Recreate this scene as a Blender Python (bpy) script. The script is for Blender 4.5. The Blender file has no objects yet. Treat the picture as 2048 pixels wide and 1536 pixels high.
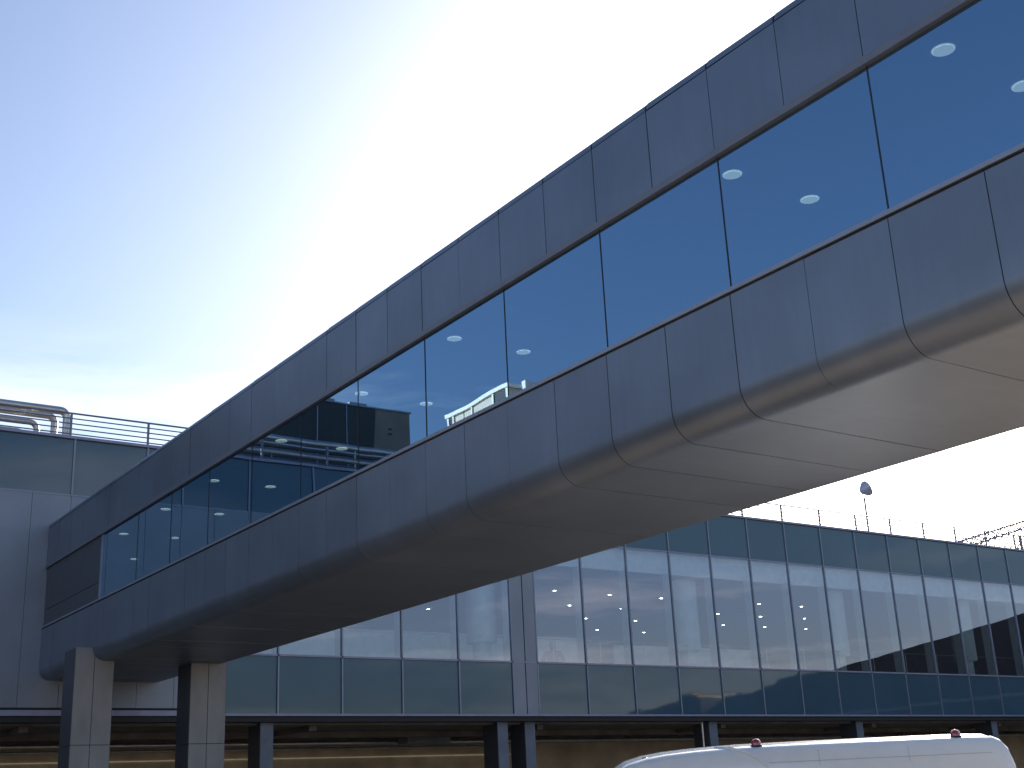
import bpy, math, random
from mathutils import Vector, Matrix
random.seed(7)
C = bpy.context.scene.collection
SC = bpy.context.scene

# ------------------------------------------------------------------ camera
cam = bpy.data.cameras.new('camera'); camo = bpy.data.objects.new('camera', cam); C.objects.link(camo)
F_PX, PITCH, ROLL, YAW = 2535.16, .3215, -.0468, .615
cp, sp, cr, sr = math.cos(PITCH), math.sin(PITCH), math.cos(ROLL), math.sin(ROLL)
def rot(v):
    return Vector((v[0]*math.cos(YAW)+v[1]*math.sin(YAW), -v[0]*math.sin(YAW)+v[1]*math.cos(YAW), v[2]))
Rr = rot((cr, -sp*sr, cp*sr)); Up = rot((-sr, -sp*cr, cp*cr)); Fw = rot((0, cp, sp))
M = Matrix(((Rr.x, Up.x, -Fw.x, 0), (Rr.y, Up.y, -Fw.y, 0), (Rr.z, Up.z, -Fw.z, 1.6), (0, 0, 0, 1)))
camo.matrix_world = M
cam.sensor_fit = 'HORIZONTAL'; cam.sensor_width = 36; cam.lens = 36*F_PX/2048
cam.clip_start = .1; cam.clip_end = 6000
SC.camera = camo

# ------------------------------------------------------------------ sky, sun, exposure
SUN_EL = math.radians(22.0); SUN_AZ = math.radians(54.0)      # azimuth from +Y towards +X
w = bpy.data.worlds.new('World'); SC.world = w; w.use_nodes = True
nt = w.node_tree; nt.nodes.clear()
def N(nt, t, **k):
    n = nt.nodes.new(t)
    for a, b in k.items(): setattr(n, a, b)
    return n
out = N(nt, 'ShaderNodeOutputWorld'); bg = N(nt, 'ShaderNodeBackground')
sky = N(nt, 'ShaderNodeTexSky', sky_type='NISHITA', sun_disc=False, sun_elevation=SUN_EL, sun_rotation=SUN_AZ,
        air_density=1.0, dust_density=2.0, ozone_density=1.8, altitude=20)
bg.inputs['Strength'].default_value = .12
tc = N(nt, 'ShaderNodeTexCoord')
mp = N(nt, 'ShaderNodeMapping'); mp.inputs['Scale'].default_value = (1.3, 1.3, 8); mp.inputs['Rotation'].default_value = (0.1, .12, .6)
no = N(nt, 'ShaderNodeTexNoise'); no.inputs['Scale'].default_value = 1.7; no.inputs['Detail'].default_value = 9; no.inputs['Roughness'].default_value = .62
ra = N(nt, 'ShaderNodeValToRGB'); ra.color_ramp.elements[0].position = .46; ra.color_ramp.elements[1].position = .74
ra.color_ramp.elements[0].color = (0, 0, 0, 1); ra.color_ramp.elements[1].color = (.36, .36, .36, 1)
mx = N(nt, 'ShaderNodeMix', data_type='RGBA')
mx.inputs[7].default_value = (16, 15.2, 14.4, 1)
L = nt.links.new
L(tc.outputs['Generated'], mp.inputs['Vector']); L(mp.outputs['Vector'], no.inputs['Vector']); L(no.outputs['Fac'], ra.inputs['Fac'])
sx = N(nt, 'ShaderNodeSeparateXYZ'); el = N(nt, 'ShaderNodeMapRange', interpolation_type='SMOOTHSTEP')
el.inputs['From Min'].default_value = .26; el.inputs['From Max'].default_value = .38; el.inputs['To Min'].default_value = 1; el.inputs['To Max'].default_value = 0
L(tc.outputs['Generated'], sx.inputs[0]); L(sx.outputs['Z'], el.inputs['Value'])
cm = N(nt, 'ShaderNodeMath', operation='MULTIPLY'); L(ra.outputs['Color'], cm.inputs[0]); L(el.outputs[0], cm.inputs[1])
tint = N(nt, 'ShaderNodeMix', data_type='RGBA', blend_type='MULTIPLY'); tint.inputs[0].default_value = 1; tint.inputs[7].default_value = (.89, .965, 1.09, 1)
L(sky.outputs['Color'], tint.inputs[6])
L(cm.outputs[0], mx.inputs[0]); L(tint.outputs[2], mx.inputs[6]); L(mx.outputs[2], bg.inputs['Color']); L(bg.outputs[0], out.inputs['Surface'])

sd = bpy.data.lights.new('sun', 'SUN'); sd.energy = 4.8; sd.angle = math.radians(.53); sd.color = (1, .92, .80)
so = bpy.data.objects.new('sun', sd); C.objects.link(so)
sdir = Vector((math.sin(SUN_AZ)*math.cos(SUN_EL), math.cos(SUN_AZ)*math.cos(SUN_EL), math.sin(SUN_EL)))
so.rotation_euler = sdir.to_track_quat('Z', 'Y').to_euler(); so.location = sdir*100
SC.view_settings.view_transform = 'Standard'; SC.view_settings.look = 'None'; SC.view_settings.gamma = 1
SC.view_settings.exposure = 0.55
SC.cycles.max_bounces = 12; SC.cycles.transparent_max_bounces = 24; SC.cycles.use_denoising = True

# ------------------------------------------------------------------ materials
def mat(name, col, rough=.5, metal=0., spec=.5, var=.06, scale=3., bump=0., bscale=30., coat=0., stretch=(1, 1, 1), emit=None):
    m = bpy.data.materials.new(name); m.use_nodes = True; t = m.node_tree
    b = t.nodes['Principled BSDF']
    b.inputs['Roughness'].default_value = rough; b.inputs['Metallic'].default_value = metal
    b.inputs['Specular IOR Level'].default_value = spec; b.inputs['Coat Weight'].default_value = coat
    b.inputs['Coat Roughness'].default_value = .08
    g = N(t, 'ShaderNodeNewGeometry'); mpn = N(t, 'ShaderNodeMapping'); mpn.inputs['Scale'].default_value = stretch
    t.links.new(g.outputs['Position'], mpn.inputs['Vector'])
    n = N(t, 'ShaderNodeTexNoise'); n.inputs['Scale'].default_value = scale; n.inputs['Detail'].default_value = 6
    t.links.new(mpn.outputs[0], n.inputs['Vector'])
    r = N(t, 'ShaderNodeValToRGB')
    lo = [max(0, c*(1-var*2)) for c in col]; hi = [min(1, c*(1+var*2)) for c in col]
    r.color_ramp.elements[0].position = .3; r.color_ramp.elements[1].position = .7
    r.color_ramp.elements[0].color = (*lo, 1); r.color_ramp.elements[1].color = (*hi, 1)
    t.links.new(n.outputs['Fac'], r.inputs['Fac']); t.links.new(r.outputs['Color'], b.inputs['Base Color'])
    mr = N(t, 'ShaderNodeMapRange'); mr.inputs['To Min'].default_value = max(0, rough*(1-var)); mr.inputs['To Max'].default_value = min(1, rough*(1+var*1.5))
    t.links.new(n.outputs['Fac'], mr.inputs['Value']); t.links.new(mr.outputs[0], b.inputs['Roughness'])
    if bump:
        n2 = N(t, 'ShaderNodeTexNoise'); n2.inputs['Scale'].default_value = bscale; n2.inputs['Detail'].default_value = 3
        t.links.new(g.outputs['Position'], n2.inputs['Vector'])
        bp = N(t, 'ShaderNodeBump'); bp.inputs['Strength'].default_value = 1; bp.inputs['Distance'].default_value = bump
        t.links.new(n2.outputs['Fac'], bp.inputs['Height']); t.links.new(bp.outputs[0], b.inputs['Normal'])
    if emit:
        b.inputs['Emission Color'].default_value = (*emit[0], 1); b.inputs['Emission Strength'].default_value = emit[1]
    return m

def glass(name, tint, refl, base_r, wave=.0, wscale=.6, rough=0.0):
    m = bpy.data.materials.new(name); m.use_nodes = True; t = m.node_tree; t.nodes.clear()
    o = N(t, 'ShaderNodeOutputMaterial'); mxs = N(t, 'ShaderNodeMixShader')
    tr = N(t, 'ShaderNodeBsdfTransparent'); tr.inputs[0].default_value = (*tint, 1)
    gl = N(t, 'ShaderNodeBsdfGlossy'); gl.inputs['Color'].default_value = (*refl, 1); gl.inputs['Roughness'].default_value = rough
    fr = N(t, 'ShaderNodeFresnel'); fr.inputs['IOR'].default_value = 1.5
    ma = N(t, 'ShaderNodeMath', operation='MULTIPLY_ADD', use_clamp=True); ma.inputs[1].default_value = 1-base_r; ma.inputs[2].default_value = base_r
    g = N(t, 'ShaderNodeNewGeometry'); n = N(t, 'ShaderNodeTexNoise'); n.inputs['Scale'].default_value = wscale; n.inputs['Detail'].default_value = 1
    bp = N(t, 'ShaderNodeBump'); bp.inputs['Distance'].default_value = wave; bp.inputs['Strength'].default_value = 1
    t.links.new(g.outputs['Position'], n.inputs['Vector']); t.links.new(n.outputs['Fac'], bp.inputs['Height'])
    t.links.new(bp.outputs[0], gl.inputs['Normal'])
    t.links.new(fr.outputs[0], ma.inputs[0]); t.links.new(ma.outputs[0], mxs.inputs[0])
    t.links.new(tr.outputs[0], mxs.inputs[1]); t.links.new(gl.outputs[0], mxs.inputs[2]); t.links.new(mxs.outputs[0], o.inputs['Surface'])
    return m

m_clad = mat('brushed_blue_grey_cladding', (.205, .24, .295), .42, .72, var=.05, scale=.8, bump=.004, bscale=1.3)
def panel_tone(m, step, off, amt, streak):
    t = m.node_tree; b = t.nodes['Principled BSDF']; lk = b.inputs['Base Color'].links[0].from_socket
    g = N(t, 'ShaderNodeNewGeometry'); sx_ = N(t, 'ShaderNodeSeparateXYZ'); t.links.new(g.outputs['Position'], sx_.inputs[0])
    a = N(t, 'ShaderNodeMath', operation='SUBTRACT'); a.inputs[1].default_value = off
    d_ = N(t, 'ShaderNodeMath', operation='DIVIDE'); d_.inputs[1].default_value = step; f_ = N(t, 'ShaderNodeMath', operation='FLOOR')
    z_ = N(t, 'ShaderNodeMath', operation='GREATER_THAN'); z_.inputs[1].default_value = 8.0
    c_ = N(t, 'ShaderNodeCombineXYZ'); wn = N(t, 'ShaderNodeTexWhiteNoise', noise_dimensions='3D')
    t.links.new(sx_.outputs['Y'], a.inputs[0]); t.links.new(a.outputs[0], d_.inputs[0]); t.links.new(d_.outputs[0], f_.inputs[0])
    t.links.new(sx_.outputs['Z'], z_.inputs[0]); t.links.new(f_.outputs[0], c_.inputs[0]); t.links.new(z_.outputs[0], c_.inputs[1]); t.links.new(c_.outputs[0], wn.inputs[0])
    mr = N(t, 'ShaderNodeMapRange'); mr.inputs['To Min'].default_value = 1-amt; mr.inputs['To Max'].default_value = 1+amt
    t.links.new(wn.outputs['Value'], mr.inputs['Value'])
    mp_ = N(t, 'ShaderNodeMapping'); mp_.inputs['Scale'].default_value = (1.2, 5.0, .5); t.links.new(g.outputs['Position'], mp_.inputs[0])
    n_ = N(t, 'ShaderNodeTexNoise'); n_.inputs['Scale'].default_value = 1.6; n_.inputs['Detail'].default_value = 7; n_.inputs['Roughness'].default_value = .65
    t.links.new(mp_.outputs[0], n_.inputs[0])
    m2 = N(t, 'ShaderNodeMapRange'); m2.inputs['From Min'].default_value = .35; m2.inputs['From Max'].default_value = .7; m2.inputs['To Min'].default_value = 1; m2.inputs['To Max'].default_value = 1-streak
    t.links.new(n_.outputs['Fac'], m2.inputs['Value'])
    mu = N(t, 'ShaderNodeMath', operation='MULTIPLY'); t.links.new(mr.outputs[0], mu.inputs[0]); t.links.new(m2.outputs[0], mu.inputs[1])
    vm = N(t, 'ShaderNodeVectorMath', operation='SCALE'); t.links.new(lk, vm.inputs[0]); t.links.new(mu.outputs[0], vm.inputs['Scale'])
    t.links.new(vm.outputs[0], b.inputs['Base Color'])
panel_tone(m_clad, 1.105, 7.064, .05, .07)
m_frame = mat('pale_window_frame', (.31, .33, .39), .4, .6, var=.03)
m_head = mat('grey_window_head', (.20, .21, .245), .5, .5, var=.03)
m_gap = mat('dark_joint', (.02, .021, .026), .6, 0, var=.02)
m_bglass = glass('blue_tinted_bridge_glass', (.30, .38, .44), (.52, .77, 1.0), .50, wave=.004, wscale=.5)
m_fglass = glass('terminal_glass', (.80, .92, .95), (.95, .89, 1.0), .28, wave=.004, wscale=.35)
m_span = mat('teal_spandrel_glass', (.058, .11, .15), .03, 0, spec=.75, var=.03, scale=.5, bump=.003, bscale=.4)
m_mull = mat('mullion_metal', (.25, .28, .34), .4, .6, var=.04)
m_fascia = mat('grey_metal_wall', (.25, .27, .31), .42, .5, var=.05, scale=.7, bump=.003, bscale=.8)
m_coping = mat('lilac_grey_coping', (.30, .30, .40), .45, .4, var=.05)
m_pillar = mat('pillar_panel', (.28, .27, .26), .55, .15, var=.07, scale=2.5, stretch=(1, 1, .35))
m_endp = mat('dark_end_cladding', (.10, .11, .125), .5, .5, var=.05)
m_sideshade = mat('painted_side_shade', (.07, .075, .09), .45, .3, var=.05)  # shade of pillar and column side faces, put into the base colour
m_white = mat('white_interior', (.78, .86, .88), .6, 0, var=.04)
m_col = mat('pale_column_paint', (.72, .80, .80), .5, 0, var=.05, scale=1.5)
m_ceil = mat('ceiling_paint', (.42, .42, .43), .8, 0, var=.04)
m_dark = mat('dark_interior', (.12, .12, .125), .8, 0, var=.1)
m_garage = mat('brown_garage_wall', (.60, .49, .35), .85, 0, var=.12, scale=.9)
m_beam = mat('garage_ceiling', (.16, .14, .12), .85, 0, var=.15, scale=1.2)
m_lcol = mat('painted_steel_column', (.16, .18, .22), .5, .2, var=.08, scale=2)
m_steel = mat('pale_steel', (.55, .53, .50), .33, .85, var=.06, scale=4)
m_flood = mat('pale_blue_lamp_metal', (.42, .48, .60), .35, .3, var=.04)
m_rail = mat('rail_metal', (.20, .20, .26), .45, .6, var=.04)
m_asph = mat('asphalt', (.055, .055, .057), .9, 0, var=.2, scale=2, bump=.004, bscale=60)
m_conc = mat('light_concrete', (.52, .39, .27), .85, 0, var=.12, scale=.6, bump=.003, bscale=20)
m_paint = mat('road_paint', (.75, .75, .72), .7, 0, var=.1)
m_van = mat('white_car_paint', (.80, .81, .82), .22, 0, spec=.6, coat=.9, var=.02)
m_vseam = mat('grey_seam', (.34, .35, .37), .5, 0, var=.02)
m_vglass = mat('van_window', (.02, .025, .03), .05, 0, spec=.9, var=.01)
m_rub = mat('black_rubber', (.02, .02, .02), .8, 0, var=.1)
m_red = mat('red_lens', (.32, .01, .03), .12, 0, spec=.8, coat=1, var=.02)
m_orange = mat('orange_lens', (.7, .25, .03), .15, 0, spec=.8, var=.02)
m_lamp = mat('lit_lamp', (.9, .95, .9), .5, emit=((.86, 1.0, .88), .75))
m_spot = mat('lit_spot', (.9, .95, .9), .5, emit=((1, .98, .9), 14.0))
m_tube = mat('lit_cove', (.9, .85, .6), .5, emit=((1, .90, .62), .07))
m_plant = mat('dark_plant_room', (.035, .04, .045), .5, .1, var=.12, scale=.7, stretch=(1, 1, .3))
m_pgrey = mat('grey_concrete', (.24, .22, .19), .8, 0, var=.08, scale=1)
m_cream = mat('cream_panel', (.62, .57, .52), .6, 0, var=.06, scale=.8)
m_wtrim = mat('white_trim', (.8, .8, .78), .5, 0, var=.03)
m_skin = mat('skin', (.45, .28, .2), .6, 0, var=.05)
m_coat = mat('dark_blue_coat', (.03, .05, .09), .85, 0, var=.1)
m_hair = mat('dark_hair', (.03, .02, .018), .7, 0, var=.1)
m_roof = mat('dark_opposite_roof', (.05, .055, .06), .6, .1, var=.1, scale=.4)
m_gold = mat('ochre_band', (.75, .55, .32), .35, .3, var=.05)

# ------------------------------------------------------------------ mesh helpers
class MB:
    def __init__(s): s.v = []; s.f = []; s.sm = []
    def add(s, vs, fs, smooth=False):
        o = len(s.v); s.v += [tuple(p) for p in vs]; s.f += [tuple(i+o for i in f) for f in fs]; s.sm += [smooth]*len(fs); return s
    def box(s, a, b):
        x0, y0, z0 = a; x1, y1, z1 = b
        return s.add([(x0, y0, z0), (x1, y0, z0), (x1, y1, z0), (x0, y1, z0), (x0, y0, z1), (x1, y0, z1), (x1, y1, z1), (x0, y1, z1)],
                     [(0, 3, 2, 1), (4, 5, 6, 7), (0, 1, 5, 4), (1, 2, 6, 5), (2, 3, 7, 6), (3, 0, 4, 7)])
    def tube(s, pts, r, n=12, caps=True, closed=False):
        pts = [Vector(p) for p in pts]; rr = r if isinstance(r, (list, tuple)) else [r]*len(pts)
        ref = None; rings = []
        for i, p in enumerate(pts):
            d = (pts[min(i+1, len(pts)-1)]-pts[max(i-1, 0)]).normalized()
            if ref is None:
                ref = Vector((0, 0, 1)) if abs(d.z) < .9 else Vector((1, 0, 0))
                u = d.cross(ref).normalized()
            u = (u-d*u.dot(d)).normalized(); v = d.cross(u)
            rings.append([p+(u*math.cos(2*math.pi*k/n)+v*math.sin(2*math.pi*k/n))*rr[i] for k in range(n)])
        vs = [q for ring in rings for q in ring]; fs = []
        for i in range(len(rings)-1):
            for k in range(n):
                a, b = i*n+k, i*n+(k+1) % n
                fs.append((a, b, b+n, a+n))
        s.add(vs, fs, True)
        if caps:
            s.add(rings[0], [tuple(range(n))]); s.add(rings[-1], [tuple(reversed(range(n)))])
        return s
    def sweep(s, prof, y0, y1, thick=None, axis='y', smooth=False, jit=None):
        # profile of (x,z) extruded along y, with thickness inward given by normals
        n = len(prof); j = jit or (0, 0)
        vs = [(x+j[0], y0, z) for x, z in prof]+[(x+j[1], y1, z) for x, z in prof]
        fs = [(i, i+1, n+i+1, n+i) for i in range(n-1)]
        s.add(vs, fs, smooth)
        return s
    def build(s, name, m, parent=None, sharp=None):
        me = bpy.data.meshes.new(name); me.from_pydata(s.v, [], s.f); me.update()
        me.polygons.foreach_set('use_smooth', s.sm); me.materials.append(m)
        o = bpy.data.objects.new(name, me); C.objects.link(o)
        if parent:
            o.parent = parent; o.matrix_parent_inverse = Matrix.Translation(-parent.location) if parent.rotation_euler.z == 0 else parent.matrix_basis.inverted()
        return o
def empty(name, loc, label=None, cat=None, group=None, kind=None, rz=0):
    o = bpy.data.objects.new(name, None); C.objects.link(o); o.location = loc; o.rotation_euler.z = rz; o.empty_display_size = .3
    tag(o, label, cat, group, kind); return o
def tag(o, label=None, cat=None, group=None, kind=None):
    if label: o['label'] = label
    if cat: o['category'] = cat
    if group: o['group'] = group
    if kind: o['kind'] = kind
    return o
def local(o):   # geometry is given in the parent's own frame
    o.matrix_parent_inverse = Matrix.Identity(4); return o
def arc(cx, cz, r, a0, a1, n=10):
    return [(cx+r*math.cos(math.radians(a0+(a1-a0)*i/n)), cz+r*math.sin(math.radians(a0+(a1-a0)*i/n))) for i in range(n+1)]

FY = 36.913            # plane of the terminal front
BX0, BX1 = 9.570, 13.218   # the two sides of the bridge
MOD = 2.2
M0 = 26.60; ML = 25.54    # mullions either side of the wide pilaster

# ------------------------------------------------------------------ ground
def sheet(name, x0, y0, x1, y1, z, m):
    o = MB().add([(x0, y0, z), (x1, y0, z), (x1, y1, z), (x0, y1, z)], [(0, 1, 2, 3)]).build(name, m); tag(o, kind='structure'); return o
sheet('ground', -1500, -1500, 1500, 1500, 0, m_conc)
sheet('road', -300, 20.0, 300, 31.0, .004, m_asph)
o = MB().box((-300, 31.0, -.2), (300, 60, .13)).build('pavement', m_conc); tag(o, kind='structure')
mk = MB()
for k in range(-40, 60): mk.add([(k*5, 25.4, .009), (k*5+2.4, 25.4, .009), (k*5+2.4, 25.55, .009), (k*5, 25.55, .009)], [(0, 1, 2, 3)])
tag(mk.build('road_markings', m_paint), kind='structure')

# ------------------------------------------------------------------ the bridge
bridge = empty('enclosed_footbridge', (11.4, 16, 5.48), 'long enclosed walkway bridge in blue-grey metal panels with a continuous band of blue mirror glass', 'bridge')
Y_END, Y_START, PN, Y_T0 = FY-.01, -16.0, 1.105, 7.064
ZB, ZC, RB = 5.482, 5.83, .348
joints = []
y = Y_T0
while y > Y_START: y -= PN
while y < Y_END-.3: joints.append(y); y += PN
joints.append(Y_END)
low = MB()
prof_low = [(BX0, 6.885), (BX0, 6.5), (BX0, 6.1)]+arc(BX0+RB, ZC, RB, 180, 270, 14)+[(BX0+1.4, ZB), (BX1-1.4, ZB)]+arc(BX1-RB, ZC, RB, 270, 360, 14)+[(BX1, 6.1), (BX1, 6.885)]
def shell(mb, prof, y0, y1, jit=(0, 0, 0, 0), thick=.009, sg=1):
    # a folded panel with returned edges so each joint is a real groove
    n = len(prof)
    dx0, dx1, dz0, dz1 = jit
    def off(i):
        a = Vector(prof[max(i-1, 0)]); b = Vector(prof[min(i+1, n-1)]); d = (b-a).normalized(); return Vector((d.y, -d.x))
    vs = []
    for (yy, dx, dz) in ((y0, dx0, dz0), (y1, dx1, dz1)):
        for i, p in enumerate(prof): vs.append((p[0]+dx, yy, p[1]+dz))
    for (yy, dx, dz) in ((y0, dx0, dz0), (y1, dx1, dz1)):
        for i, p in enumerate(prof):
            o_ = off(i)*thick*sg; vs.append((p[0]+dx-o_.x, yy, p[1]+dz-o_.y))
    fs = [(i, i+1, n+i+1, n+i) for i in range(n-1)]
    mb.add(vs, fs, True)
    fs = [(i+1, i, 2*n+i, 2*n+i+1) for i in range(n-1)]+[(n+i, n+i+1, 3*n+i+1, 3*n+i) for i in range(n-1)]
    mb.add(vs, fs, False)
G = .005
up = MB(); cap = MB()
prof_up = [(BX0, 8.70), (BX0, 9.1), (BX0, 9.765)]
prof_up2 = [(BX1, 9.765), (BX1, 9.1), (BX1, 8.70)]
prof_cap = [(BX0, 9.776)]+arc(BX0+.145, 9.785, .145, 180, 90, 8)[1:]+[(BX0+.5, 9.935), (11.4, 9.945), (BX1-.5, 9.935)]+arc(BX1-.145, 9.785, .145, 90, 0, 8)[:-1]+[(BX1, 9.776)]
for a, b in zip(joints[:-1], joints[1:]):
    j = [random.uniform(-.0025, .0025) for _ in range(2)]
    shell(low, list(reversed(prof_low)), a+G, b-G, (j[0], j[1], j[0], j[1]), sg=-1)
    j = [random.uniform(-.003, .003) for _ in range(2)]
    shell(up, list(reversed(prof_up)), a+G, b-G, (j[0], j[1], 0, 0)); shell(up, list(reversed(prof_up2)), a+G, b-G)
    lift = random.uniform(.003, .012)
    shell(cap, list(reversed(prof_cap)), a+.012, b-.012, (0, .002, 0, lift))
low.build('lower_cladding', m_clad, bridge); up.build('upper_cladding', m_clad, bridge); cap.build('roof_cladding', m_clad, bridge)
core = MB()
core.box((BX0+.014, Y_START+.02, 5.85), (BX0+.06, Y_END, 6.905)).box((BX1-.06, Y_START+.02, 5.85), (BX1-.014, Y_END, 6.905))
core.box((BX0+.36, Y_START+.02, 5.496), (BX1-.36, Y_END, 5.53))
core.sweep(arc(BX0+RB, ZC, RB-.014, 180, 270, 14), Y_START+.02, Y_END).sweep(arc(BX1-RB, ZC, RB-.014, 270, 360, 14), Y_START+.02, Y_END)
core.box((BX0+.016, Y_START+.02, 8.64), (BX0+.05, Y_END, 9.80)).box((BX1-.05, Y_START+.02, 8.64), (BX1-.016, Y_END, 9.80)).box((BX0+.1, Y_START+.02, 9.86), (BX1-.1, Y_END, 9.90))
core.sweep(arc(BX0+.145, 9.785, .130, 180, 90, 8), Y_START+.02, Y_END).sweep(arc(BX1-.145, 9.785, .130, 90, 0, 8), Y_START+.02, Y_END)
core.box((BX0+.04, Y_START+.02, 8.60), (BX1-.04, Y_START+.05, 9.7))
core.build('joint_backing', m_gap, bridge)
inn = MB()
inn.box((BX0+.10, Y_START+.1, 8.75), (BX1-.10, Y_END, 8.80))
inn.build('ceiling', m_ceil, bridge)
MB().box((BX0+.10, Y_START+.1, 6.15), (BX1-.10, Y_END, 6.25)).build('floor', m_dark, bridge)
GL_END = 31.80
for side, x in ((0, BX0), (1, BX1)):
    s = 1 if side == 0 else -1
    fr = MB(); xs = sorted((x-s*.028, x+s*.07)); fr.box((xs[0], Y_START+.02, 8.605), (xs[1], Y_END, 8.692))
    fr.build('window_head', m_head, bridge)
    fr = MB(); xs = sorted((x-s*.020, x+s*.07)); fr.box((xs[0], Y_START+.02, 6.915), (xs[1], Y_END, 6.965)); fr.build('window_sill', m_frame, bridge)
    k = 0; yy = Y_T0
    while yy > Y_START+2.2: yy -= 2*PN
    while yy < GL_END-.3:
        y1 = min(yy+2*PN, GL_END) if GL_END-(yy+2*PN) > .9 else GL_END
        tl = random.uniform(-.0012, .0012); xg = x+s*.035
        g_ = MB().add([(xg+tl, yy+.01, 6.965), (xg-tl, y1-.01, 6.965), (xg-tl, y1-.01, 8.60), (xg+tl, yy+.01, 8.60)], [(0, 1, 2, 3)] if s < 0 else [(3, 2, 1, 0)])
        g_.build('window', m_bglass, bridge)
        if side == 0: MB().box((xg-.006, yy-.008, 6.966), (xg+.03, yy+.008, 8.604)).build('glazing_joint', m_gap, bridge)
        yy = y1
    # solid end bay next to the terminal
    eb = MB(); xs = sorted((x+s*.03, x+s*.06)); eb.box((xs[0], GL_END+.08, 7.42), (xs[1], Y_END, 8.604)).box((xs[0], GL_END+.08, 6.965), (xs[1], Y_END, 7.405))
    eb.build('end_panel', m_endp, bridge)
    xs = sorted((x+s*.0, x+s*.06)); MB().box((xs[0], GL_END, 6.966), (xs[1], GL_END+.08, 8.603)).build('end_post', m_mull, bridge)
lyy = [3.45, 6.59, 9.68, 16.05, 19.2, 22.6, 26.13, 29.17, 32.25, 35.4]
for i, ly in enumerate(lyy):
    for lx in (10.25, 11.60):
        n = 20; r = .105
        d_ = MB().add([(lx+r*math.cos(2*math.pi*q/n), ly+r*math.sin(2*math.pi*q/n), 8.738) for q in range(n)], [tuple(reversed(range(n)))])
        d_.tube([(lx, ly, 8.742), (lx, ly, 8.7495)], .12, 20)
        d_.build('ceiling_light', m_lamp, bridge)

# ------------------------------------------------------------------ pillars under the bridge
def pillar(x0, label):
    W, D, yf = .95, .92, 32.1
    p = empty('bridge_pillar', (x0+W/2, yf+D/2, .13), label, 'pillar', 'panel clad pillars under the bridge')
    top = 5.80
    for a, b in ((x0, x0+W*.485), (x0+W*.502, x0+W)):
        m_ = MB()
        zz = [.13, 3.47-.008]; m_.box((a, yf, zz[0]), (b, yf+D, zz[1])); m_.box((a, yf, 3.47+.008), (b, yf+D, top))
        m_.build('cladding_half', m_pillar, p)
    MB().box((x0+.02, yf+.02, .13), (x0+W-.02, yf+D-.02, top-.002)).build('core', m_gap, p)
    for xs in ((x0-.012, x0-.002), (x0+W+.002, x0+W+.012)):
        MB().box((xs[0], yf+.012, .13), (xs[1], yf+D-.01, 3.462)).box((xs[0], yf+.012, 3.478), (xs[1], yf+D-.01, top-.01)).build('side_shade_panel', m_sideshade, p)  # thin added sheets, the shade of the pillar sides painted dark
    return p
pillar(9.18, 'square panel clad pillar under the near edge of the bridge, the left one')
pillar(12.14, 'square panel clad pillar under the far edge of the bridge, the right one')

# ------------------------------------------------------------------ the terminal
term = empty('terminal_building', (30, 45, .13), 'long terminal building with glazed upper storey and teal bands over an open dark ground storey', 'building')
ZL, ZS, ZT, ZP = 4.60, 6.36, 10.80, 12.50
XL, XR = -26, 84
wallx = ML-5*MOD      # metal clad wall ends here
T = lambda name, mb, m: mb.build(name, m, term)
# metal wall on the left
mw = MB(); x = wallx
while x > XL:
    x0 = x-1.1; j = random.uniform(-.002, .002)
    mw.box((x0+.005, FY+j, 4.76), (x-.005, FY+.05, ZT-.03)); x = x0
T('metal_wall', mw, m_fascia)
T('wall_backing', MB().box((XL, FY+.06, 4.7), (wallx, FY+.1, ZT-.01)), m_gap)
mull = []
xs_right = [M0+MOD*i for i in range(0, 26)]
xs_left = [ML-MOD*i for i in range(0, 24)]
def spandrel(x0, x1, z0, z1):
    j = [random.uniform(-.002, .002) for _ in range(4)]
    T('spandrel_panel', MB().add([(x0+.02, FY+.02+j[0], z0), (x1-.02, FY+.02+j[1], z0), (x1-.02, FY+.02+j[2], z1), (x0+.02, FY+.02+j[3], z1)], [(0, 1, 2, 3)]), m_span)
def pane(x0, x1):
    j = [random.uniform(-.0015, .0015) for _ in range(2)]
    T('window', MB().add([(x0+.02, FY+.02+j[0], ZS+.04), (x1-.02, FY+.02+j[1], ZS+.04), (x1-.02, FY+.02+j[1], ZT-.03), (x0+.02, FY+.02+j[0], ZT-.03)], [(0, 1, 2, 3)]), m_fglass)
for i in range(25):
    spandrel(xs_right[i], xs_right[i+1], ZL, ZS-.02); spandrel(xs_right[i], xs_right[i+1], ZT+.02, ZP); pane(xs_right[i], xs_right[i+1])
for i in range(5):
    spandrel(xs_left[i+1], xs_left[i], ZL, ZS-.02); pane(xs_left[i+1], xs_left[i])
for i in range(23):
    spandrel(xs_left[i+1], xs_left[i], ZT+.02, ZP)
for x in xs_right: T('mullion', MB().box((x-.026, FY-.03, ZL), (x+.026, FY+.10, ZP-.002)), m_mull)
for i, x in enumerate(xs_left): T('mullion', MB().box((x-.026, FY-.03, ZL if i <= 5 else ZT-.02), (x+.026, FY+.10, ZP-.002)), m_mull)
T('transom', MB().box((XL, FY-.012, ZT-.03), (xs_right[-1], FY+.09, ZT+.02)), m_mull)
T('sill_rail', MB().box((wallx, FY-.03, ZS-.02), (xs_right[-1], FY+.09, ZS+.04)), m_coping)
T('coping', MB().box((XL, FY-.07, ZP), (xs_right[-1], FY+.35, ZP+.085)), m_coping)
T('base_ledge', MB().box((XL, FY-.11, 4.535), (xs_right[-1], FY+.3, ZL)).box((XL, FY-.06, ZL+.001), (wallx-.04, FY+.03, ZL+.09)), m_coping)
T('ledge_shadow_gap', MB().box((XL, FY-.02, 4.37), (xs_right[-1], FY+.5, 4.534)), m_gap)
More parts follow.
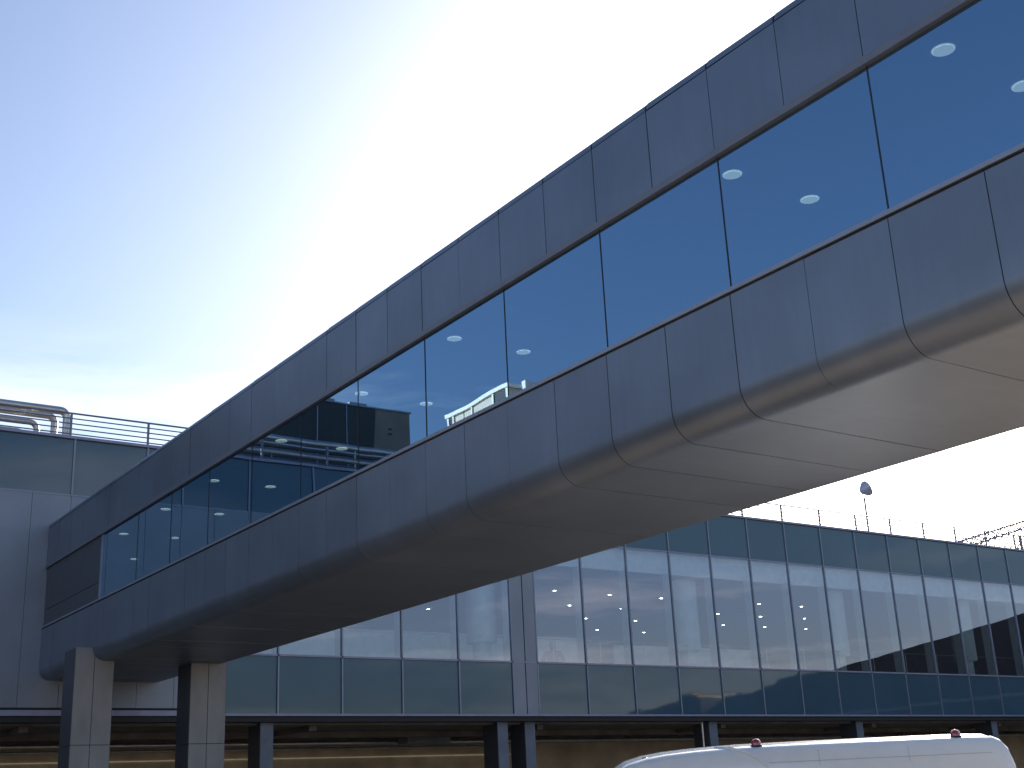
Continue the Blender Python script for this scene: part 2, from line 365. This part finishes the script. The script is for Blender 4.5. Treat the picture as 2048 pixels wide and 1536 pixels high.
pil = MB().box((ML+.033, FY-.02, ZL), ((ML+M0)/2-.02, FY+.05, ZP)).box(((ML+M0)/2+.02, FY-.02, ZL), (M0-.033, FY+.05, ZP))
T('pilaster', pil, m_fascia); T('pilaster_gap', MB().box((ML, FY+.06, ZL), (M0, FY+.1, ZP)), m_gap)
# spandrel backing and slabs
T('floor_slab', MB().box((XL, FY+.12, 4.45), (XR, 66, 6.10)), m_dark)
T('roof_slab', MB().box((XL, FY+.12, ZT+.01), (XR, 66, ZP-.03)), m_dark)
T('ceiling', MB().box((wallx, FY+.50, 10.0), (XR, 66, ZT)), m_ceil)
T('bulkhead', MB().box((wallx, FY+.42, 9.98), (XR, FY+.495, ZT)), m_white)
T('back_wall', MB().box((wallx, 58, 6.10), (XR, 58.2, 10.0)), m_dark)
T('end_wall', MB().box((wallx-.2, FY+.12, 6.1), (wallx, 66, ZT)), m_dark)
T('end_wall', MB().box((XR, FY+.12, 4.45), (XR+.2, 66, ZP)), m_fascia)
for x in xs_right+xs_left[:6]: T('window_fin', MB().box((x-.03, FY+.11, 6.12), (x+.03, FY+.46, 9.97)), m_white)
cols = [25.30, 35.15, 43.95, 52.9, 61.7, 70.5]
for x in cols:
    c_ = MB().tube([(x, 38.45, 7.22), (x, 38.45, 9.99)], .55, 32); c_.tube([(x, 38.45, 6.101), (x, 38.45, 7.19)], .33, 32); c_.tube([(x, 38.45, 7.188), (x, 38.45, 7.222)], .52, 32)
    T('interior_column', c_, m_col)
hr = MB(); hr.tube([(wallx+.2, 38.0, 7.38), (XR-.2, 38.0, 7.38)], .022, 8)
x = wallx+.4
while x < XR-1: hr.tube([(x, 38.0, 6.1), (x, 38.0, 7.38)], .018, 6); x += 2.2
T('handrail', hr, m_steel)
for lx, ly in ((31.4, 42.1), (34.5, 45.2), (34.4, 42.2), (37.5, 45.2), (37.8, 48.3), (41.0, 51.5), (37.3, 42.2), (40.8, 48.2), (44.2, 51.6), (43.4, 45.1), (46.6, 48.1),
               (43.1, 42.0), (46.3, 45.1), (49.5, 48.0), (45.8, 41.9), (49.2, 44.9), (52.5, 47.9), (32.0, 51.1), (28.9, 48.1)):
    n = 12; r = .068
    d_ = MB().add([(lx+r*math.cos(2*math.pi*q/n), ly+r*math.sin(2*math.pi*q/n), 9.985) for q in range(n)], [tuple(reversed(range(n)))])
    T('ceiling_light', d_, m_spot)
T('partition', MB().box((wallx+.3, 42.9, 6.10), (33.4, 43.0, 8.2)).box((35.0, 42.9, 6.10), (43.5, 43.0, 8.0)), m_white)
# open ground storey
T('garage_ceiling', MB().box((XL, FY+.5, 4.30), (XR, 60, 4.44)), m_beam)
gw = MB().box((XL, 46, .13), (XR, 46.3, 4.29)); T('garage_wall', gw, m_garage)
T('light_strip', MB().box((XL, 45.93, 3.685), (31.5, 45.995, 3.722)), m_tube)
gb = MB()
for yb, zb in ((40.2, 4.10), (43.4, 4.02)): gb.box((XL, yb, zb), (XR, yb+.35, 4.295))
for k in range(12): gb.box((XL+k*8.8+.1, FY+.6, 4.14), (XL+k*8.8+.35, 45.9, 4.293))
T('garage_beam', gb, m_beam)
gp = MB()
gp.tube([(XL, 41.9, 4.0), (XR, 41.9, 4.0)], .07, 8).tube([(XL, 44.9, 3.98), (30, 44.9, 3.98)], .05, 8)
T('garage_pipe', gp, m_steel)
T('vent_box', MB().box((23.6, 40.9, 3.92), (25.4, 41.6, 4.25)).box((23.8, 40.85, 3.97), (25.2, 40.89, 4.05)), m_lcol)
lc = [(16.30, .42), (24.98, .42), (26.12, .42), (34.75, .42), (43.1, .42), (52.3, .42), (61.0, .42), (70, .42)]
for x, wd in lc+[(7.6, .42), (-1.2, .42), (-10, .42)]:
    T('column', MB().box((x, FY+.25, .13), (x+wd, FY+1.15, 4.36)), m_lcol)
    T('column_side_shade', MB().box((x-.01, FY+.26, .13), (x-.002, FY+1.14, 4.35)), m_sideshade)  # added sheet with the column's left-side shade in its colour
T('column_pipe', MB().tube([(34.62, FY+.5, .13), (34.62, FY+.5, 4.36)], .05, 8), m_steel)

# ------------------------------------------------------------------ roof railing
def railing(x0, x1, label):
    r = empty('roof_railing', ((x0+x1)/2, 37.3, ZP), label, 'railing')
    x = x0
    while x < x1+.1:
        MB().box((x-.03, 37.27, ZP-.03), (x+.03, 37.33, 13.39)).build('post', m_rail, r); x += 2.36
    MB().tube([(x0, 37.3, 13.41), (x1, 37.3, 13.41)], .03, 8).build('top_rail', m_rail, r)
    for k in range(5):
        z = 13.25-.16*k
        MB().tube([(x0, 37.3, z), (x1, 37.3, z)], .02, 6).build('rod', m_rail, r)
    return r
railing(40.2-2.36*6, 40.2+2.36*17, 'thin horizontal bar railing on the roof edge right of the bridge')
railing(9.93-2.15*12, 9.93+2.36*5, 'thin horizontal bar railing on the roof edge left of the bridge')

# ------------------------------------------------------------------ roof pipes at left
def elbow(x1, y, z, zend, r, x0=-16):
    R = .22; pts = [(x0, y, z), (x1-R, y, z)]+[(x1-R+R*math.sin(a), y, z-R+R*math.cos(a)) for a in [math.pi/2*k/8 for k in range(1, 9)]]+[(x1, y, zend)]
    return MB().tube(pts, r, 16)
for (x1, yy, z, r, lb) in ((10.15, 38.0, 13.67, .125, 'tall steel roof pipe bending down behind the left railing, the front and uppermost one'),
                       (9.98, 38.75, 13.70, .11, 'steel roof pipe running just behind the uppermost pipe, its leg left of the other'),
                       (9.28, 38.0, 13.19, .09, 'short steel roof pipe bending down at mid height of the left railing'),
                       (9.05, 38.5, 12.98, .12, 'lowest steel roof pipe lying almost on the parapet at the left edge')):
    o = elbow(x1, yy, z, 12.46, r).build('roof_pipe', m_steel); tag(o, lb, 'pipe', 'steel pipes on the terminal roof')

# ------------------------------------------------------------------ roof plant room (seen mirrored in the bridge glass)
pr = empty('rooftop_plant_room', (0, 44, ZP), 'dark boxy rooftop plant room with a grey end, mirrored in the left part of the bridge glass', 'building')
MB().box((-3.2, 41.0, ZP-.03), (5.8, 48, 16.32)).build('dark_wall', m_plant, pr)
MB().box((-4.85, 41.004, ZP-.03), (-3.202, 48, 16.32)).build('grey_wall', m_pgrey, pr)
v_ = MB()
for zz in (15.35, 15.55): v_.box((-4.05, 40.975, zz), (-3.9, 41.003, zz+.05))
v_.build('vent_slot', m_gap, pr)
MB().box((-4.9, 40.95, 16.322), (5.85, 48.05, 16.38)).build('roof_edge', m_mull, pr)
for xx in (-2.6, -1.2): MB().box((xx-.35, 41.2, 16.381), (xx+.35, 42.4, 16.55)).build('roof_vent', m_mull, pr)
for xx in (4.6, 2.9, 1.1, -.8, -2.0): MB().box((xx-.02, 40.97, ZP), (xx+.02, 40.998, 16.3)).build('cladding_rib', m_mull, pr)
wp = MB().tube([(-.72, 37.95, 12.6), (-.72, 37.95, 13.62)], .03, 8).build('marker_post', m_wtrim); tag(wp, 'short white post on the roof edge, mirrored in the bridge glass', 'post')

# ------------------------------------------------------------------ pale tower beyond (seen mirrored in the bridge glass)
tw = empty('pale_tower', (-29, 66, 0), 'cream and white sunlit tower top with glazed end bays, mirrored in the bridge glass', 'building')
MB().box((-36, 63.2, 0), (-25.02, 70.9, 27.1)).build('wall', m_cream, tw)
MB().box((-36.2, 63.0, 27.102), (-24.85, 71.05, 27.35)).build('roof', m_wtrim, tw)
for yy in (63.3, 64.75, 67.7, 70.2, 70.85): MB().box((-25.0, yy-.09, 20), (-24.9, yy+.09, 27.1)).build('white_post', m_wtrim, tw)
MB().box((-25.01, 63.4, 20), (-24.96, 64.66, 27.0)).build('window', m_vglass, tw)
MB().box((-25.01, 70.3, 20), (-24.96, 70.76, 27.0)).build('window', m_vglass, tw)
MB().box((-25.015, 68.9, 24.2), (-24.99, 68.94, 27.1)).build('panel_joint', m_gap, tw)
MB().box((-33, 60.9, 0), (-25.6, 62.9, 26.3)).build('annex', m_plant, tw)
MB().box((-26.6, 62.2, 24), (-25.5, 62.6, 27.4)).build('annex_post', m_wtrim, tw)
MB().box((-32, 71.2, 0), (-25.3, 76, 25.6)).build('low_wing', m_cream, tw)

# ------------------------------------------------------------------ dark building across the road (mirrored in the terminal glass)
op = empty('wavy_roof_building', (100, -5, 0), 'dark building with a rising wavy roofline, mirrored low in the terminal glass at right', 'building')
prof = [(-60, 3.0), (-40, 8.2), (-36, 10.0), (-34.9, 10.65), (-31, 10.95), (-28.7, 11.15), (-26, 11.5), (-23.7, 11.6), (-22.5, 11.2), (-20, 10.85), (-17.7, 10.75), (-15, 11.1), (-12.2, 11.9), (-9.6, 12.1), (-6, 12.0), (-.7, 12.5), (5.2, 13.1), (14.4, 14.2), (24, 15.4), (34, 16.6)]
m_ = MB(); n = len(prof)
for i in range(n-1):
    (ya, za), (yb, zb) = prof[i], prof[i+1]
    m_.add([(90, ya, 0), (90, yb, 0), (90, yb, zb), (90, ya, za)], [(3, 2, 1, 0)])
    m_.add([(90, ya, za), (90, yb, zb), (125, yb, zb), (125, ya, za)], [(0, 1, 2, 3)])
m_.add([(90, prof[-1][0], 0), (125, prof[-1][0], 0), (125, prof[-1][0], prof[-1][1]), (90, prof[-1][0], prof[-1][1])], [(0, 1, 2, 3)])
m_.build('wall', m_roof, op)
MB().box((86.3, -21.5, 10.93), (90.4, -20, 11.12)).build('lit_canopy_edge', m_gold, op)
MB().box((90.6, -21.5, 10.90), (91.7, -20, 11.16)).build('lit_canopy_edge', m_wtrim, op)
MB().box((87, -21.4, 0), (91.5, -20.1, 10.92)).build('canopy_wall', m_roof, op)
MB().box((89.7, -24, 8.0), (89.98, 33, 8.25)).build('cornice', m_mull, op)

# ------------------------------------------------------------------ floodlight on the roof
fl = empty('roof_floodlight', (47.2, 38.5, ZP-.03), 'round floodlight on a thin pole standing on the terminal roof', 'floodlight')
MB().tube([(47.2, 38.5, ZP-.03), (47.22, 38.5, 14.66)], .045, 8).build('pole', m_rail, fl)
hc = Vector((47.40, 38.5, 15.12)); hd = Vector((.80, -.35, .42)).normalized()
MB().tube([hc-hd*.30, hc-hd*.27, hc-hd*.18, hc-hd*.04, hc+hd*.06], [.08, .14, .22, .33, .37], 24).build('lamp_head', m_flood, fl)
MB().tube([hc+hd*.061, hc+hd*.075], .34, 24).build('lens', m_vglass, fl)
MB().tube([hc+hd*.04, hc+hd*.085], .385, 24, caps=False).build('rim', m_rail, fl)
sd_ = hd.cross(Vector((0, 0, 1))).normalized()
MB().tube([hc+sd_*.38, hc+sd_*.38-Vector((.03, 0, .25)), Vector((47.22, 38.5, 14.62))+sd_*.22, Vector((47.22, 38.5, 14.62))-sd_*.22, hc-sd_*.38-Vector((.03, 0, .25)), hc-sd_*.38], .018, 6).build('bracket', m_rail, fl)

# ------------------------------------------------------------------ lattice boom beyond the roof at right
lb = empty('lattice_boom', (86, 60, 18), 'dark lattice boom rising behind the roof railing at the right edge', 'crane')
A = Vector((78, 60, 17.9)); B = Vector((108, 60, 25.9)); d = (B-A); nn = 34
ch = MB()
perp = Vector((-d.z, 0, d.x)).normalized()
for oy, oz in ((0, 0), (.9, 0), (.0, -.55), (.9, -.55)): ch.tube([A+perp*oz+Vector((0, oy, 0)), B+perp*oz+Vector((0, oy, 0))], .085, 6)
ch.build('chord', m_rail, lb)
br = MB()
for i in range(nn):
    p = A+d*(i/nn); q = A+d*((i+1)/nn)
    for oy in (0, .9):
        o_ = Vector((0, oy, 0))
        a, b = (p+o_, q+o_-perp*.55) if i % 2 else (p+o_-perp*.55, q+o_)
        br.tube([a, b], .045, 5)
    br.tube([p, p+Vector((0, .9, 0))], .025, 5)
br.build('bracing', m_rail, lb)
lo = MB(); A2 = Vector((84, 60.4, 18.2)); B2 = Vector((108, 60.4, 22.4))
for i in range(24):
    p = A+d*(.27+.73*i/24)-perp*.55; q = A2+(B2-A2)*(i/24); q2 = A2+(B2-A2)*((i+1)/24)
    lo.tube([p, q], .035, 5); lo.tube([p, q2], .03, 5)
lo.tube([A2, B2], .04, 6); lo.build('hanging_net', m_rail, lb)
cb = MB(); cb.tube([(92.4, 60.2, 18), (92.4, 60.2, 20.7)], .12, 8); cb.box((91.3, 59.9, 17.6), (94.5, 60.7, 19.0)).box((91.9, 59.9, 19.0), (93.0, 60.6, 19.5)); cb.build('mast_base', m_rail, lb)

# ------------------------------------------------------------------ van
def vanbuild():
    # local frame: +x towards the nose, y across, z up
    rear = Vector((16.55, 11.95, 0)); ang = math.atan2(.575, -.818)
    v = empty('white_van', (rear.x, rear.y, 0), 'white high roof van with two red beacons, its roof showing at the bottom right', 'van', rz=ang)
    # stations along the body: (x, zlow, zroof, half width at roof, half width at waist)
    st = [(-.14, .45, 1.60, .86, .93), (-.10, .42, 1.95, .86, .94), (-.05, .40, 2.12, .85, .95), (.02, .38, 2.21, .84, .96), (.12, .36, 2.255, .83, .97), (.5, .36, 2.265, .83, .98), (1.5, .36, 2.268, .83, .98), (2.7, .36, 2.268, .83, .98), (3.62, .36, 2.262, .83, .98), (3.9, .36, 2.252, .83, .98),
          (4.3, .36, 2.235, .82, .98), (4.7, .36, 2.205, .81, .98), (5.0, .36, 2.165, .79, .97), (5.25, .36, 2.10, .77, .97), (5.45, .36, 1.99, .76, .96), (5.75, .36, 1.72, .78, .96), (6.05, .36, 1.45, .80, .95), (6.3, .36, 1.27, .82, .94), (6.7, .38, 1.13, .80, .90), (6.85, .45, .95, .76, .84)]
    ring = []
    for (x, zl, zr, wr, ww) in st:
        zw = min(1.15, zr-.08); rr = min(.16, (zr-zw)*.6)
        pts = [(-ww+.03, zl), (-ww, zl+.1), (-ww-.01, (zl+zw)/2), (-ww, zw)]
        pts += [(-wr-.045, zr-rr-.12*(zr > 1.5)), (-wr-.01, zr-rr*.62), (-wr+.04, zr-rr*.28), (-wr+.12, zr-rr*.07), (-wr+.28, zr)]
        cr_ = .055 if zr > 1.9 else .02
        pts += [(-wr+.5, zr+cr_*.72), (0, zr+cr_)]
        pts = pts+[(-a, b) for a, b in reversed(pts[:-1])]
        ring.append([(x, a, b) for a, b in pts])
    k = len(ring[0]); vs = [p for r_ in ring for p in r_]; fs = []
    for i in range(len(ring)-1):
        for q in range(k-1): fs.append((i*k+q, i*k+q+1, (i+1)*k+q+1, (i+1)*k+q))
        fs.append((i*k+k-1, i*k, (i+1)*k, (i+1)*k+k-1))
    mb = MB().add(vs, fs, True); mb.add(ring[0], [tuple(range(k))], True); mb.add(ring[-1], [tuple(reversed(range(k)))])
    local(mb.build('body', m_van, v))
    # raised roof skirt where the tall body meets the cab roof
    sk = MB(); pp = [(3.62, 2.262, .83), (3.75, 2.264, .83), (3.86, 2.25, .835)]
    for s in (-1, 1):
        sk.tube([(3.30, s*.872, 1.95), (3.45, s*.868, 2.08), (3.60, s*.845, 2.175), (3.78, s*.79, 2.235), (3.95, s*.62, 2.262)], .018, 6)
    sk.tube([(3.95, -.62, 2.262), (4.0, 0, 2.272), (3.95, .62, 2.262)], .014, 6)
    local(sk.build('roof_seam', m_van, v))
    for s in (-1, 1):
        g = MB(); g.tube([(1.35, s*.868, 1.5), (1.35, s*.882, 2.06), (1.35, s*.85, 2.17)], .002, 5); g.tube([(2.6, s*.868, 1.5), (2.6, s*.882, 2.06), (2.6, s*.85, 2.17)], .002, 5); g.tube([(.2, s*.884, 2.02), (3.3, s*.884, 2.02)], .002, 5)
        local(g.build('panel_seam', m_vseam, v))
    for bx, by in ((3.42, .66), (.60, .66)):
        b = MB().tube([(bx, by, 2.265), (bx, by, 2.295), (bx, by, 2.33), (bx, by, 2.35), (bx, by, 2.356)], [.068, .068, .060, .036, .010], 16)
        local(b.build('beacon', m_red, v))
        local(MB().tube([(bx, by, 2.24), (bx, by, 2.268)], .085, 16).build('beacon_base', m_rub, v))
    local(MB().tube([(4.98, .5, 2.145), (4.98, .5, 2.175), (4.98, .5, 2.185)], [.05, .045, .02], 12).build('marker_lamp', m_orange, v))
    ws = MB().add([(5.50, -.70, 1.955), (5.50, .70, 1.955), (6.06, .82, 1.46), (6.06, -.82, 1.46)], [(0, 3, 2, 1)])
    for i_ in range(4): ws.v[i_] = (ws.v[i_][0]+.03, ws.v[i_][1], ws.v[i_][2]+.02)
    local(ws.build('windscreen', m_vglass, v))
    for s in (-1, 1):
        local(MB().box((4.3, s*.945-.05, 1.18), (5.35, s*.945+.025, 1.75)).build('side_window', m_vglass, v))
        local(MB().box((6.72, s*.62-.16, .82), (6.88, s*.62+.16, 1.02)).build('headlight', m_wtrim, v))
        local(MB().box((5.35, s*1.02-.05, 1.25), (5.47, s*1.02+.14*s+.05, 1.6)).build('mirror', m_rub, v))
        for wx in (1.2, 5.45):
            wv = MB().tube([(wx, s*.76, .35), (wx, s*.80, .35), (wx, s*.97, .35), (wx, s*.99, .35)], [.31, .35, .35, .31], 28)
            wo = local(wv.build('wheel', m_rub, v))
            local(MB().tube([(wx, s*.985, .35), (wx, s*1.0, .35)], .2, 20).build('wheel_rim', m_steel, v))
    local(MB().box((6.82, -.8, .4), (6.98, .8, .68)).build('bumper', m_rub, v))
vanbuild()

# ------------------------------------------------------------------ person behind the first window
def person():
    root = empty('person', (30.25, 40.9, 6.101), 'person in a dark coat standing behind the first window right of the pilaster', 'person', rz=-.62); root.scale = (1.4, 1.2, 1.12)
    S = 1.0; zf = 0
    V = {'pel': (0, 0, .52), 'sp': (0, 0, .72), 'ch': (0, 0, .98), 'nk': (0, 0, 1.12), 'h0': (0, -.01, 1.20), 'h1': (0, -.02, 1.30),
         'ls': (-.19, 0, 1.06), 'le': (-.30, .03, .80), 'lw': (-.20, -.16, .64), 'rs': (.19, 0, 1.06), 're': (.30, .03, .80), 'rw': (.20, -.16, .64),
         'lh': (-.09, 0, .48), 'lk': (-.10, -.02, .28), 'la': (-.10, 0, .06), 'lt': (-.11, -.14, .03), 'rh': (.09, 0, .48), 'rk': (.10, -.02, .28), 'ra': (.10, 0, .06), 'rt': (.11, -.14, .03)}
    Rd = {'pel': .17, 'sp': .18, 'ch': .19, 'nk': .06, 'h0': .075, 'h1': .085, 'ls': .09, 'le': .07, 'lw': .045, 'rs': .09, 're': .07, 'rw': .045,
          'lh': .1, 'lk': .07, 'la': .05, 'lt': .04, 'rh': .1, 'rk': .07, 'ra': .05, 'rt': .04}
    E = [('pel', 'sp'), ('sp', 'ch'), ('ch', 'nk'), ('nk', 'h0'), ('h0', 'h1'), ('ch', 'ls'), ('ls', 'le'), ('le', 'lw'), ('ch', 'rs'), ('rs', 're'), ('re', 'rw'),
         ('pel', 'lh'), ('lh', 'lk'), ('lk', 'la'), ('la', 'lt'), ('pel', 'rh'), ('rh', 'rk'), ('rk', 'ra'), ('ra', 'rt')]
    keys = list(V); me = bpy.data.meshes.new('body'); me.from_pydata([V[k] for k in keys], [(keys.index(a), keys.index(b)) for a, b in E], [])
    o = bpy.data.objects.new('body', me); C.objects.link(o); o.parent = root
    sm = o.modifiers.new('skin', 'SKIN'); 
    for i, k in enumerate(keys): me.skin_vertices[0].data[i].radius = (Rd[k], Rd[k]*.8); 
    me.skin_vertices[0].data[0].use_root = True
    su = o.modifiers.new('sub', 'SUBSURF'); su.levels = 2; su.render_levels = 2; me.materials.append(m_coat)
    hd = MB()
    for (a, b, r0, r1) in ((1.21, 1.44, 0, 0),):
        zz = [1.20, 1.23, 1.28, 1.34, 1.40, 1.44, 1.455]; rr = [.05, .075, .088, .094, .085, .05, .01]
        hd.tube([(0, -.015, z) for z in zz], rr, 20)
    hd.tube([(0, -.10, 1.33), (0, -.125, 1.30)], [.012, .018], 8)
    for s in (-1, 1): hd.tube([(s*.092, 0, 1.30), (s*.094, 0, 1.35)], [.015, .018], 8)
    h = hd.build('head', m_skin, root); h.matrix_parent_inverse = Matrix.Identity(4)
    hr_ = MB().tube([(0, .02, z) for z in (1.31, 1.36, 1.41, 1.455, 1.47)], [.09, .1, .092, .055, .01], 20)
    h = hr_.build('hair', m_hair, root); h.matrix_parent_inverse = Matrix.Identity(4)
    for s in (-1, 1):
        hn = MB().tube([(s*.2, -.16, .64), (s*.17, -.20, .60)], [.035, .03], 10)
        for f_ in range(4): hn.tube([(s*(.155+.014*f_), -.20, .60), (s*(.145+.014*f_), -.23, .57), (s*(.14+.014*f_), -.22, .545)], [.008, .008, .006], 6)
        hn.tube([(s*.19, -.19, .62), (s*.21, -.215, .60)], [.01, .008], 6)
        h = hn.build('hand', m_skin, root); h.matrix_parent_inverse = Matrix.Identity(4)
person()
